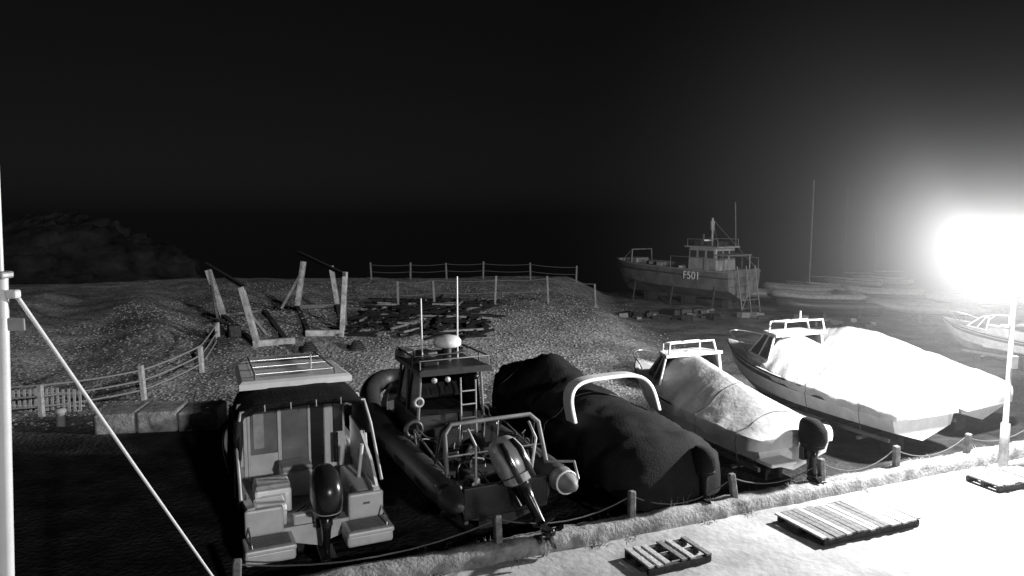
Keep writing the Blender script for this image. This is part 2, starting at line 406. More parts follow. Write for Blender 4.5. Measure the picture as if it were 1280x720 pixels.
vs=[p for r in rr for p in r]; fs=[(i*21+j,i*21+j+1,(i+1)*21+j+1,(i+1)*21+j) for i in range(len(rr)-1) for j in range(20)]
o=mo('canopy_canvas',vs,fs,CANVAS,b1,smooth=True); o.modifiers.new('s','SOLIDIFY').thickness=.05
loft('hardtop',[[(x*k,y*k+3.1*(1-k),z) for x,y in((-1.05,1.75),(1.05,1.75),(.98,3.6),(.7,4.4),(-.7,4.4),(-.98,3.6))] for z,k in((2.76,1),(2.87,1),(2.91,.94))],WHITE,b1,smooth=False)
vs=[];fs=[]
for i in range(33):
    y=.35+i*.06+.02*math.sin(i)
    for j,z in enumerate((1.2,1.5,1.8,2.1,2.4)):
        yy=y if i>10 else y+ (z-1.2)*.55*(1-i/10.)
        vs.append((-1.25+.045*math.sin(i*1.1+j*.5)+.02*noise.noise(Vector((i*.5,j,0)))+.02*j,yy,z-.03*(i%3)*(j==0)))
for i in range(32):
    for j in range(4): a=i*5+j; fs.append((a,a+1,a+6,a+5))
mo('side_curtain',vs,fs,CANVAS,b1,smooth=True).modifiers.new('s','SOLIDIFY').thickness=.02
tube('rolled_curtain',[(-1.17,1.05,2.0),(-1.16,1.03,2.45),(-.95,1.0,2.6),(0,1.0,2.64),(.95,1.0,2.6),(1.16,1.03,2.45),(1.18,1.05,1.9)],.065,b1,CANVAS,True)
for x in(-.7,-.25,.2,.65): tube('curtain_strap',[(x,.92,2.66),(x,.91,2.54),(x,.98,2.54)],.01,b1,OFFW)
for y0,y1 in((.25,.95),(1.3,1.5)):
    tube('canopy_frame',[(1.22,y0,1.22),(1.21,y1,2.1),(1.1,y1+.03,2.55),(0,y1+.05,2.66),(-1.1,y1+.03,2.55),(-1.19,y1,2.1),(-1.2,y0,1.22)],.028,b1,OFFW)
for s in(-1,1):
    tube('roof_rail',[(s*.75,1.9,2.88),(s*.75,2.0,3.0),(s*.7,3.9,3.0),(s*.65,4.05,2.84)],.02,b1,STEEL)
for y in(2.0,2.7,3.4): tube('roof_rail',[(-.73,y,3.0),(.73,y,3.0)],.02,b1,STEEL)
tube('grab_rail',[(1.12,.5,1.2),(1.1,.55,1.42),(1.08,1.4,1.5),(1.08,1.5,1.28)],.016,b1,STEEL)
tube('all_round_light_pole',[(.4,2.6,2.8),(.4,2.6,3.2)],.018,b1,STEEL)
tube('rod_holder',[(.95,.9,1.1),(1.0,.8,1.75)],.035,b1,WHITE); tube('rod_holder',[(.74,1.95,1.1),(.74,1.95,1.7)],.05,b1,BLACK)
tube('fuel_hose',[(.1,-.1,1.2),(.0,.2,1.05),(-.3,.3,.78),(-.2,.7,.75),(.3,1.0,.75)],.015,b1,BLACK,True)
loft('bucket',[ring(.35,.6,z,r_,r_,14,2) for z,r_ in((.73,.1),(.98,.13),(1.0,.13))],GREY,b1)
tube('pulpit',[(-.95,4.5,1.65),(-.9,4.7,2.15),(-.5,5.8,2.25),(0,6.25,2.28),(.5,5.8,2.25),(.9,4.7,2.15),(.95,4.5,1.65)],.018,b1,STEEL,True)
outboard(b1,(.1,-.28,1.02),1.15,8)
# ------------------------------------------------------------------ boat 2 : RIB
b2=empty('rigid_inflatable_boat',(-.1,13.0,0),25)
hull(b2,7.6,2.1,.35,1.0,1.45,DARK,cock=(.1,5.9),zf=.75,deckm=RIBD)
trailer(b2,7.4,2.2,.42)
def collar(parent,L,hw,r,z0,z1,m):
    path=[]
    for i in range(13): path.append((-hw,-.55+i/12*(L*.55+.55),z0))
    for i in range(1,24):
        a=i/24*math.pi; x=-hw*math.cos(a); path.append((x,L*.55+(L*.45)*math.sin(a)**.8,z0+(z1-z0)*math.sin(a)**1.3))
    for i in range(12,-1,-1): path.append((hw,-.55+i/12*(L*.55+.55),z0))
    rings=[];n=len(path)
    for i,p in enumerate(path):
        a=Vector(path[max(0,i-1)]);c=Vector(path[min(n-1,i+1)]); d=(c-a).normalized(); sx=d.cross(Vector((0,0,1))).normalized(); uz=sx.cross(d)
        e=min(i,n-1-i); rr=r*(.18 if e==0 else .62 if e==1 else .9 if e==2 else 1)
        rings.append([tuple(Vector(p)+sx*rr*math.cos(t*.3927)+uz*rr*math.sin(t*.3927)) for t in range(16)])
    loft('tube_collar',rings,m,parent)
collar(b2,7.8,1.12,.27,1.05,1.5,TUBE)
for s in(-1,1):
    tube('tube_grab_line',[(s*1.3,.2+i*.4,1.22-.06*(i%2)) for i in range(10)],.012,b2,ROPE)
    rr=[]
    for (yy,r_) in((-.56,.05),(-.5,.1),(-.3,.185),(-.1,.235),(-.02,.245)): rr.append([(s*1.12+(r_+.006)*math.cos(a*.3927),yy,1.05+(r_+.006)*math.sin(a*.3927)) for a in range(16)])
    loft('tube_end_cone',rr,DARK if s<0 else GREY,b2)
    for y in(.8,2.2,3.6): box('rubbing_patch',(.02,.7,.12),(s*1.385,y,1.05),b2,BLACK)
tube('tube_end_band',[(1.12+.215*math.cos(a*.3927),-.26,1.05+.215*math.sin(a*.3927)) for a in range(16)],.022,b2,WHITE,cyc=True)
wy0,wy1=2.9,4.7
rings=[]
for z,w,ya,yb in((.75,.78,wy0,wy1+.3),(1.65,.78,wy0+.05,wy1+.25),(1.7,.76,wy0+.05,wy1+.22)): rings.append([(-w,ya,z),(w,ya,z),(w*.9,yb,z),(-w*.9,yb,z)])
loft('console_base',rings,DARK,b2,smooth=False)
mo('wheelhouse_windows',[(-.74,wy0+.1,1.7),(.74,wy0+.1,1.7),(.66,wy1+.15,1.7),(-.66,wy1+.15,1.7),(-.66,wy0+.15,2.65),(.66,wy0+.15,2.65),(.58,wy1-.25,2.65),(-.58,wy1-.25,2.65)],[(1,2,6,5),(2,3,7,6),(3,0,4,7)],GLASS,b2)
box('instrument_panel',(1.2,.3,.35),(0,wy0+1.2,1.95),b2,BLACK,rot=(-25,0,0)); 
for x in(-.35,0,.35): box('chart_display',(.26,.02,.18),(x,wy0+1.02,2.0),b2,GLASS,rot=(-25,0,0),bevel=.004)
loft('wheelhouse_roof',[[(x*k,y0,z) for x,y0 in((-.82,wy0-.35),(.82,wy0-.35),(.74,wy1),(-.74,wy1))] for z,k in((2.66,1),(2.76,1),(2.8,.9))],DARK,b2,smooth=False)
for x,y in((-.76,wy0),(.76,wy0),(-.68,wy1),(.68,wy1),(-.74,wy0+.9),(.74,wy0+.9)):
    tube('pillar',[(x,y,1.6),(x*.9,y-(.15 if y>4 else 0),2.7)],.035,b2,GREY if y<3 else DARK)
for y in(wy0-.25,wy0+.3,wy1-.3): tube('roof_rack_rail',[(-.78,y,2.75),(-.78,y,2.98),(.78,y,2.98),(.78,y,2.75)],.02,b2,GREY if y<3 else DARK)
for s in(-1,1): tube('roof_rack_rail',[(s*.78,wy0-.25,2.98),(s*.74,wy1-.3,2.98)],.02,b2,DARK)
for x,y,c_ in((-.5,wy0+.1,BLACK),(-.25,wy1-.8,DARK),(.5,wy1-.6,BLACK),(-.6,wy1-.5,GREY)): box('roof_bag',(.38,.5,.16),(x,y,2.88),b2,c_,rot=(0,0,random.uniform(-20,20)),bevel=.05)
rd=[(.02,.0),(.26,.01),(.31,.05),(.31,.15),(.25,.23),(.1,.265),(.01,.27)]
loft('radar_dome',[[(.1+r_*math.cos(a*.314),wy0+.5+r_*math.sin(a*.314),3.1+z) for a in range(20)] for r_,z in rd],WHITE,b2)
tube('radar_mount',[(.1,wy0+.5,2.78),(.1,wy0+.5,3.11)],.1,b2,DARK)
tube('whip_antenna',[(-.45,wy0+.6,2.8),(-.47,wy0+.6,4.2)],.018,b2,WHITE); tube('whip_antenna',[(.42,wy0+.7,2.8),(.42,wy0+.7,4.65)],.02,b2,WHITE)
for x in(-.5,-.2,.45): loft('searchlight',[[(x+r_*math.cos(a*.5236),wy0-.34+yy,2.56+r_*math.sin(a*.5236)) for a in range(12)] for r_,yy in((.03,.1),(.05,.05),(.06,-.02))],OFFW if x<0 else BLACK,b2)
for z in(1.0,1.3,1.6,1.9,2.2): tube('ladder_rung',[(.2,wy0-.08,z),(.55,wy0-.08,z)],.018,b2,GALV)
for x in(.2,.55): tube('ladder_side',[(x,wy0-.12,.8),(x,wy0-.05,2.5)],.02,b2,GALV)
for x in(-.42,.42):
    box('jockey_seat_base',(.34,.7,.5),(x,2.1,1.0),b2,DARK,bevel=.04); box('jockey_seat_cushion',(.36,.7,.14),(x,2.08,1.32),b2,BLACK,bevel=.05)
    box('seat_backrest',(.36,.1,.42),(x,1.75,1.55),b2,BLACK,rot=(-10,0,0),bevel=.04)
    tube('seat_grab',[(x-.15,1.72,1.4),(x-.15,1.66,1.88),(x+.15,1.66,1.88),(x+.15,1.72,1.4)],.018,b2,STEEL)
loft('horn',[[( (-.75)+ (.09+.03*math.cos(t*.785))*math.cos(a*.314), wy0-.05+.03*math.sin(t*.785), 2.05+(.09+.03*math.cos(t*.785))*math.sin(a*.314)) for t in range(8)] for a in range(21)],OFFW,b2,cap=False)
loft('coiled_line',[[( (-.95)+ (.17+.05*math.cos(t*.785))*math.cos(a*.314), 2.6+.05*math.sin(t*.785), 1.55+(.17+.05*math.cos(t*.785))*math.sin(a*.314)) for t in range(8)] for a in range(21)],DARK,b2,cap=False)
def hoop(y,x,zt,dy,m=GALV,r=.03): tube('a_frame',[(-x,y,1.2),(-x*.95,y+dy*.8,zt-.15),(-x*.8,y+dy,zt),(x*.8,y+dy,zt),(x*.95,y+dy*.8,zt-.15),(x,y,1.2)],r,b2,m)
hoop(.35,1.02,2.15,.35,GREY,.045); hoop(1.1,1.02,2.15,-.35,DARK)
tube('tow_rail',[(.55,.15,1.0),(.6,.0,1.9),(.62,.35,2.12)],.025,b2,GALV); tube('tow_rail',[(-.55,.15,1.0),(-.6,.0,1.9),(-.62,.35,2.12)],.025,b2,GALV)
tube('cross_rail',[(-1.0,.5,1.6),(1.0,.5,1.6)],.02,b2,GREY)
tube('side_rail',[(1.0,.3,1.3),(1.25,-.3,1.45),(1.2,-.55,1.2)],.025,b2,GALV); tube('side_rail',[(-1.0,.3,1.3),(-1.0,2.4,1.6),(-.9,2.6,1.2)],.02,b2,GREY)
tube('side_rail',[(1.0,.6,1.3),(1.0,2.4,1.6),(.9,2.6,1.2)],.02,b2,GREY)
box('transom',(1.7,.12,.6),(0,.05,.85),b2,BLACK,bevel=.03)
box('fuel_locker',(.9,.5,.35),(0,1.0,.93),b2,DARK,bevel=.04)
for k in range(46):
    a=random.uniform(-.85,.85); y=random.uniform(.3,2.8) if k<34 else random.uniform(5,6)
    box('deck_gear',(random.uniform(.06,.26),random.uniform(.06,.26),random.uniform(.06,.3)),(a,y,random.uniform(.8,1.25)),b2,random.choice([DARK,BLACK,BLACK,GREY,OFFW,DARK]),rot=(random.uniform(-30,30),random.uniform(-30,30),random.uniform(0,90)),bevel=.02)
for k in range(14):
    p=[(random.uniform(-.9,.9),random.uniform(.0,2.7),random.uniform(.8,1.7))]
    for q in range(5): p.append((p[-1][0]+random.uniform(-.3,.3),p[-1][1]+random.uniform(-.3,.3),max(.8,p[-1][2]+random.uniform(-.3,.25))))
    tube('rope_tangle',p,.012,b2,random.choice([ROPE,ROPED,BLACK]),True)
outboard(b2,(.15,-.25,1.2),1.3,-24,SILV,BLACK,band=BLACK,roll=-20)
# ------------------------------------------------------------------ boat 3 : dark covered motor boat with arch
b3=empty('covered_motor_boat',(3.15,14.5,0),28)
hull(b3,7.2,2.5,.4,1.15,1.7,OFFW)
trailer(b3,7.0,2.5,.45)
cover(b3,[(-.5,.85,.85,.95,3),(-.38,1.1,.95,1.25,3),(-.1,1.3,1.05,1.52,2.6),(1.0,1.36,1.15,1.74,2.3),(2.2,1.36,1.25,1.86,1.9),(3.2,1.34,1.3,1.95,1.7),(4.0,1.3,1.35,2.25,1.5),(4.5,1.26,1.4,2.5,1.4),(5.1,1.18,1.45,2.35,1.4),(5.8,1.05,1.5,2.1,1.5),(6.8,.5,1.6,1.85,1.5),(7.3,.06,1.6,1.7,1.5)],CANVAS,3,.5,.055,lash=(2.6,5.4))
arch=[];prof=[]
for i in range(33):
    t=i/32; a=math.pi*t
    x=-1.15*math.copysign(abs(math.cos(a))**.5,math.cos(a)); z=1.55+.82*abs(math.sin(a))**.55
    prof.append((x,z))
for i,(x,z) in enumerate(prof):
    p=prof[max(0,i-1)];q=prof[min(32,i+1)]; d=Vector((q[0]-p[0],q[1]-p[1])).normalized(); nx_,nz=-d[1],d[0]
    yc=1.75+(z-1.5)*.45
    arch.append([(x+nx_*.045,yc-.17,z+nz*.045),(x+nx_*.045,yc+.17,z+nz*.045),(x-nx_*.045,yc+.17,z-nz*.045),(x-nx_*.045,yc-.17,z-nz*.045)])
o=loft('radar_arch',arch,WHITE,b3,smooth=False); bb=o.modifiers.new('b','BEVEL'); bb.width=.025; bb.segments=2
outboard(b3,(.5,-.5,.85),.8,0,CANVAS,CANVAS)
# ------------------------------------------------------------------ boat 4 : cuddy with pale cover
b4=empty('cuddy_boat',(6.25,15.75,0),23)
hull(b4,6.4,2.4,.4,1.2,1.75,WHITE,stripe=GREY)
trailer(b4,6.2,2.4,.45)
cover(b4,[(-.1,1.0,1.2,1.3,2),(.1,1.16,1.22,1.5,1.5),(1.2,1.22,1.25,1.8,1.2),(2.6,1.24,1.32,2.15,1.15),(3.7,1.12,1.45,2.4,1.3),(3.95,1.02,1.6,2.42,1.6)],TARPW,11,.25,.022,lash=(.5,1.9))
windscreen(b4,3.75,4.75,1.0,.72,1.62,2.32)
loft('cuddy_roof',[[(-.9,3.6,z),(.9,3.6,z),(.66,4.3,z),(-.66,4.3,z)] for z in(2.33,2.4)],WHITE,b4,smooth=False)
tube('roof_rail',[(-.75,3.7,2.4),(-.7,3.75,2.68),(.7,3.75,2.68),(.75,3.7,2.4)],.03,b4,WHITE); tube('roof_rail',[(-.6,4.2,2.4),(-.6,4.2,2.62),(.6,4.2,2.62),(.6,4.2,2.4)],.025,b4,WHITE)
for x in(-.6,0,.6): tube('roof_rail',[(x,3.75,2.67),(x,4.2,2.62)],.02,b4,WHITE)
tube('pulpit',[(-.95,4.6,1.65),(-.85,4.8,1.9),(-.5,5.9,2.0),(0,6.35,2.05),(.5,5.9,2.0),(.85,4.8,1.9),(.95,4.6,1.65)],.016,b4,STEEL,True)
outboard(b4,(.1,-.35,1.0),.95,0,CANVAS,BLACK)
box('swim_platform',(.7,.5,.08),(-.7,-.2,.75),b4,WHITE,bevel=.03)
# ------------------------------------------------------------------ boat 5
b5=empty('cabin_cruiser',(10.2,17.7,0),24)
hull(b5,7.2,2.6,.45,1.3,1.9,WHITE,stripe=DARK)
trailer(b5,7,2.6,.5)
cover(b5,[(-.1,1.1,1.3,1.4,2),(.1,1.27,1.32,1.7,1.5),(1.5,1.32,1.36,2.0,1.2),(3.2,1.32,1.45,2.3,1.2),(4.2,1.2,1.6,2.55,1.4),(4.45,1.1,1.75,2.55,1.6)],TARPW,21,.2,.025,lash=(.8,2.5))
windscreen(b5,4.2,5.35,1.08,.78,1.8,2.5)
loft('cabin_roof',[[(-1.0,4.0,z),(1.0,4.0,z),(.7,4.85,z),(-.7,4.85,z)] for z in(2.5,2.58)],WHITE,b5,smooth=False)
for y,h in((3.9,2.95),(4.5,2.88)): tube('roof_rail',[(-.8,y,2.55),(-.72,y+.04,h),(.72,y+.04,h),(.8,y,2.55)],.028,b5,WHITE)
for x in(-.65,0,.65): tube('roof_rail',[(x,3.94,2.94),(x,4.54,2.87)],.022,b5,WHITE)
tube('mast_light',[(.1,4.2,2.9),(.1,4.2,3.2)],.025,b5,WHITE)
tube('pulpit',[(-1,5.2,1.8),(-.9,5.4,2.05),(-.5,6.6,2.2),(0,7.1,2.25),(.5,6.6,2.2),(.9,5.4,2.05),(1,5.2,1.8)],.016,b5,STEEL,True)
# ------------------------------------------------------------------ boat 6
b6=empty('tarpaulin_covered_boat',(12.9,19.6,0),27)
hull(b6,6.3,2.5,.45,1.25,1.8,WHITE,stripe=GREY)
trailer(b6,6.1,2.5,.5)
cover(b6,[(-.2,1.0,1.2,1.3,2),(0,1.3,1.3,1.7,1.4),(1.5,1.36,1.35,2.05,1.15),(3.2,1.34,1.4,2.4,1.15),(4.4,1.15,1.5,2.45,1.2),(5.6,.6,1.7,2.15,1.2),(6.4,.06,1.75,1.85,1.2)],TARPW,31,.3,.035,lash=(1,3,5))
b7=empty('small_motor_boat',(21.3,27.2,0),27)
hull(b7,5.2,2.0,.4,1.1,1.6,OFFW,cock=(.2,3),zf=.7,stripe=DARK)
trailer(b7,5.0,2.0,.45); windscreen(b7,2.9,3.8,.8,.55,1.4,1.9); outboard(b7,(0,-.25,1.1),1,0)
tube('pulpit',[(-.8,3.7,1.5),(-.5,4.6,1.85),(0,5.1,1.9),(.5,4.6,1.85),(.8,3.7,1.5)],.02,b7,STEEL,True)
# ------------------------------------------------------------------ fishing trawler
b8=empty('fishing_boat',(14.9,46.8,0),36)
HG=mat('trawler_hull_paint',.13,.65,.55,.8,.3); WT=mat('trawler_white',.26,.55,.4,1.5)
hull(b8,11.6,3.7,.55,2.5,2.85,HG,tw=.92,cock=(.4,10.6),zf=1.95,bow_p=3.4,rub=WT,full=.5,deckm=FLOOR,rise=.86)
for s in(-1,1): tube('hull_rubber',[(s*(1.85*(.9+.1*math.sin(min(1,i/10)*1.57)))*(1 if i<11 else 1-((i-11)/10)**3),i*.56,2.05+.017*i) for i in range(19)],.05,b8,WOODD)
box('transom_board',(3.3,.15,.6),(0,.1,2.3),b8,HG)
box('wheelhouse',(2.1,2.4,2.0),(0,2.6,2.95),b8,WT,bevel=.06,taper=.93)
for x in(-.65,0,.65):
    for y,sg in((1.38,-1),(3.82,1)): box('wheelhouse_window',(.48,.04,.5),(x,y+sg*-.04,3.5),b8,GLASS)
for y in(1.9,2.6,3.3):
    for s in(-1,1): box('wheelhouse_window',(.04,.5,.5),(s*1.015,y,3.5),b8,GLASS)
box('wheelhouse_roof',(2.3,2.8,.1),(0,2.6,3.99),b8,WT)
box('shelter_deck',(2.4,1.2,.08),(0,.9,3.5),b8,GREY)
for x in(-1.1,1.1): tube('shelter_post',[(x,.4,2.1),(x,.4,3.5)],.04,b8,WT)
tube('mast',[(0,2.6,4.0),(0,2.6,5.9)],.07,b8,WT); tube('mast_top',[(0,2.6,5.1),(0,2.6,5.7)],.14,b8,WT)
tube('radio_antenna',[(1.2,1.6,4.0),(.1,.9,6.9)],.035,b8,GREY); tube('boom',[(.9,3.4,4.0),(.2,2.6,5.2)],.04,b8,GREY)
for x,y,sx,sy,sz in((-.5,1.7,.5,.4,.3),(.4,3.3,.6,.5,.35),(.7,2.2,.4,.5,.25),(-.7,3.1,.3,.6,.4)): box('roof_locker',(sx,sy,sz),(x,y,4.04+sz/2),b8,random.choice([GREY,WT,DARK]))
tube('exhaust_stack',[(.7,3.9,3.0),(.7,3.9,4.8)],.1,b8,DARK)
for s in(-1,1):
    tube('roof_rail',[(s*1.05,1.3,4.05),(s*1.05,1.3,4.5),(s*1.05,3.8,4.5),(s*1.05,3.8,4.05)],.025,b8,GREY)
    tube('deck_rail',[(s*1.75,.2,2.5),(s*1.75,.2,3.3),(s*1.8,4.6,3.35),(s*1.8,4.6,2.6)],.025,b8,GREY)
    for y in(1.5,3): tube('deck_rail_post',[(s*1.78,y,2.5),(s*1.78,y,3.32)],.02,b8,GREY)
    tube('stay',[(0,2.6,5.8),(s*1.7,.3,2.6)],.012,b8,GREY)
loft('radar_scanner',[ring(0,2.9,4.35,.5,.1,12),ring(0,2.9,4.48,.5,.1,12)],WHITE,b8)
box('net_hauler',(1.3,1.2,1.0),(-.3,9.2,2.5),b8,GREY,bevel=.08); tube('gallows',[(-1.1,9.0,2.1),(-1,9.0,3.6),(1,9.0,3.6),(1.1,9.0,2.1)],.06,b8,GREY)
tube('gallows_brace',[(-1,9.0,3.6),(-.9,10.2,2.7)],.04,b8,GREY)
for k in range(18): box('fish_box',(.6,.4,.3),(random.uniform(-1,1),random.uniform(4.5,9),2.2+random.random()*.5),b8,random.choice([OFFW,GREY,WT,DARK]),rot=(0,0,random.uniform(0,90)))
tc_=bpy.data.curves.new('registration_mark','FONT'); tc_.body='F501'; tc_.size=.72; tc_.extrude=.01; tc_.materials.append(WHITE)
to=bpy.data.objects.new('registration_mark',tc_); COL.objects.link(to); to.parent=b8; to.location=(-1.93,3.4,1.9); to.rotation_euler=(R(90),0,R(-90))
for y in(1,4.5,8): 
    box('keel_block',(1.0,.5,.6),(0,y,.28),b8,WOODD)
    for s in(-1,1): tube('shore_prop',[(s*1.9,y,0),(s*1.6,y,1.5)],.06,b8,WOODD)
ld=empty('boarding_ladder',(14.8,45.6,0),36)
for x in(-.9,0,.9): tube('ladder_upright',[(x,-.3,0),(x,.2,2.9)],.04,ld,GREY)
for z in(.3,.8,1.3,1.8,2.3): tube('ladder_rung',[(-.9,-.3+z*.17,z),(.9,-.3+z*.17,z)],.03,ld,GREY)
tube('ladder_brace',[(-.9,-.25,.2),(.9,.15,2.6)],.03,ld,GREY)
ct=empty('fishing_gear_pile')
for k in range(60):
    x=random.uniform(6.5,20); y=random.uniform(42,45.5) if x<15 else random.uniform(39,42)
    s_=random.uniform(.2,.5)
    box('crate',(s_*1.4,s_,s_*.7),(x,y,s_*.33+gh(x,y)),ct,random.choice([DARK,DARK,WOODD,WOOD,BLACK]),rot=(random.uniform(-8,8),random.uniform(-8,8),random.uniform(0,180)))
# ------------------------------------------------------------------ inflatables row at far right + masts
k=0
for (x,y,rz,L) in((19.5,50,75,5),(22.5,47,80,5.2),(26,46,70,5),(23.5,52,78,5),(28.5,50,75,5),(21,42.5,82,5),(26.5,41.5,76,5.5),(31.5,45,72,5)):
    e=empty('inflatable_dinghy',(x,y,0),rz); 
    hull(e,L,1.4,.2,.6,.85,DARK,cock=(.1,3.6),zf=.45)
    collar(e,L*1.02,.78,.24,.7+.1*(k%2),1.0,(GREY,TUBEL,TUBE)[k%3]); k+=1
    for yy in(.8,L*.55): box('cradle_block',(1.5,.2,.35),(0,yy,.17),e,WOODD)
    box('thwart',(1.2,.25,.05),(0,1.8,.7),e,WOOD)
def dinghy(x,y,h,r,m):
    e=empty('sailing_dinghy',(x,y,0),random.uniform(60,100))
    hull(e,4.6,1.6,.2,.7,.9,GREY,cock=(.3,3),zf=.5)
    tube('mast',[(0,2.9,.7),(0,2.85,h)],r,e,m); tube('boom',[(0,2.8,1.3),(0,.6,1.3)],.03,e,GREY)
dinghy(26,56,8.8,.045,GREY); dinghy(30.5,60,8.3,.025,DARK); dinghy(34,62,7.6,.025,DARK)
# ------------------------------------------------------------------ cradles on beach
def bar(n,a,c,w,p,m):
    a=Vector(a);c=Vector(c);d=c-a; o=box(n,(w,w,d.length),(0,0,0),p,m,bevel=.02); o.location=(a+c)/2; o.rotation_mode='QUATERNION'; o.rotation_quaternion=d.to_track_quat('Z','Y'); return o
def P3(x,y,z=0): return (x,y,gh(x,y)+z)
WL2=mat('cradle_timber',.34,.8,.6,3,.6)
c1=empty('boat_cradle')
bar('upright',P3(-10.2,29),P3(-10.8,29,2.4),.22,c1,WL2); bar('upright',P3(-14.1,35.5),P3(-14.8,35.5,2.5),.26,c1,WL2)
bar('head_beam',P3(-10.6,29.0,2.35),P3(-15.1,36,2.8),.15,c1,WOODD)
bar('sill',P3(-10.4,29,.12),P3(-8.8,29.3,.16),.26,c1,WL2); bar('ground_rail',P3(-10.3,29,.1),P3(-14.2,35.6,.1),.22,c1,WOODD)
bar('ground_rail',P3(-9.1,29.2,.1),P3(-12.3,36,.1),.22,c1,WOODD); bar('brace',P3(-10.2,30,.2),P3(-10.7,29.1,1.5),.12,c1,WOOD); bar('brace',P3(-13.9,34.2,.2),P3(-14.6,35.4,1.7),.12,c1,WOOD)
bar('sill',P3(-14.2,35.5,.12),P3(-12.1,36,.12),.2,c1,WOOD)
box('winch',(.5,.5,.5),P3(-11.6,30.2,.3),c1,WOODD,rot=(0,0,30),bevel=.06)
c2=empty('boat_cradle')
bar('upright',P3(-7.2,30.6),P3(-7.0,30.6,2.75),.2,c2,WL2); bar('upright',P3(-11.2,37.8),P3(-10.8,37.8,2.5),.26,c2,WL2); bar('upright',P3(-9.0,37.5),P3(-9.3,37.5,2.2),.22,c2,WL2)
bar('head_beam',P3(-7.0,30.4,2.65),P3(-11.2,38.4,2.95),.15,c2,WOODD); bar('sill',P3(-8.7,30.5,.14),P3(-7.1,30.6,.16),.26,c2,WL2)
bar('ground_rail',P3(-7.2,30.6,.1),P3(-9,37.5,.1),.22,c2,WOODD); bar('ground_rail',P3(-8.6,30.6,.1),P3(-11.2,37.8,.1),.22,c2,WOODD)
bar('brace',P3(-11.9,37.4,.1),P3(-11.0,37.8,1.8),.14,c2,WOOD); bar('brace',P3(-7.3,31.8,.1),P3(-7.1,30.8,1.6),.12,c2,WOOD)
bar('sill',P3(-11.3,37.8,.12),P3(-8.9,37.5,.12),.2,c2,WOOD)
tp=empty('timber_pile')
TD=mat('tarred_timber',.012,.9,.6,9,.5,spec=.2)
for k in range(260):
    x=random.uniform(-7.0,-1.2); y=random.uniform(30.5,40.5)
    a=random.choice([0,5,85,90,60])+random.uniform(-10,10); L=random.uniform(.8,2.2)
    box('sleeper',(L,.11,.09),P3(x,y,.06+random.random()*.16),tp,TD if random.random()<.85 else WOOD,rot=(random.uniform(-3,3),random.uniform(-3,3),a),bevel=.01)
for (x,y) in((-12.4,30.6),(-8,28.4),(-11.6,28.9),(-6.2,28.9)):
    e=empty('rope_coil',P3(x,y,.02))
    tube('coil',[((.35-.004*i)*math.cos(i*.5),(.35-.004*i)*math.sin(i*.5),.04+.006*i) for i in range(60)],.035,e,WOODD)
# ------------------------------------------------------------------ fences
def fence(name,pts,h,r,m,rails=(.92,.5),sag=.08,rr=.014,rm=ROPED):
    f=empty(name); T=[]
    for (x,y) in pts:
        z=gh(x,y); dx=random.uniform(-.08,.08)
        bar('post',(x,y,z-.1),(x+dx,y,z+h*random.uniform(.9,1.1)),r,f,m); T.append((x+dx*.8,y,z))
    for a,c in zip(T,T[1:]):
        for q in rails:
            tube('rail',[(a[0]+(c[0]-a[0])*t/6,a[1]+(c[1]-a[1])*t/6,a[2]+(c[2]-a[2])*t/6+h*q-sag*4*(t/6)*(1-t/6)) for t in range(7)],rr,f,rm)
fence('beach_fence',[(-10.8,56),(-7.8,56),(-5,55.8),(-2.2,55.6),(1.4,55),(4.8,54.5)],1.25,.12,WOOD,rr=.02)
fence('beach_fence',[(-5.8,37),(-4,37.5),(-.9,38),(2,40),(4.9,42.5)],1.5,.11,WOOD,rr=.018)
fence('beach_fence',[(-16.5,21.0),(-14.2,21.6),(-11.9,23.2),(-11.2,26.0),(-11.8,29.0)],1.05,.15,WOODL,rails=(.92,.6,.3),sag=.05,rr=.03,rm=ROPE)
pf=empty('picket_fence')
for i in range(13): box('picket',(.08,.03,.7),(-15.3+.17*i,22.0,.4+random.uniform(-.03,.03)),pf,WOODL,rot=(0,random.uniform(-2,2),0),bevel=.005)
for z in(.2,.6): box('rail',(2.3,.04,.07),(-14.3,22.04,z),pf,WOODL)
rw=empty('retaining_wall')
for i in range(3):
    box('concrete_block',(1.06,1.3,.6),(-11.1+i*1.08,20.4+.16*i,.27+random.uniform(-.03,.03)),rw,CONC,rot=(random.uniform(-2,2),random.uniform(-2,2),9+random.uniform(-3,3)),bevel=.06)
bl=empty('bollard',(-13.0,20.6,0)); 
loft('bollard_body',[ring(0,0,0,.14,.14,12,2),ring(0,0,.35,.11,.11,12,2),ring(0,0,.4,.17,.17,12,2),ring(0,0,.5,.12,.12,12,2)],OFFW,bl)
# ------------------------------------------------------------------ near pole with cable
fp=empty('flagpole')
tube('pole',[(-3.80,5,0),(-3.62,5,3.44),(-3.52,5,5.6)],.055,fp,POLEW); tube('pole_upper',[(-3.52,5,5.6),(-3.50,5,6.35)],.03,fp,POLEW)
box('pole_collar',(.13,.13,.05),(-3.52,5,5.6),fp,GALV); 
box('cable_cleat_box',(.08,.07,.06),(-3.42,4.98,5.47),fp,POLEW); box('name_plate',(.12,.02,.09),(-3.41,4.98,5.26),fp,OFFW)
tube('stay_cable',[(-3.42,5.02,5.45),(-3.6,6.8,3.6),(-3.86,9.0,1.4),(-4.0,10.4,.05)],.015,fp,WROPE)
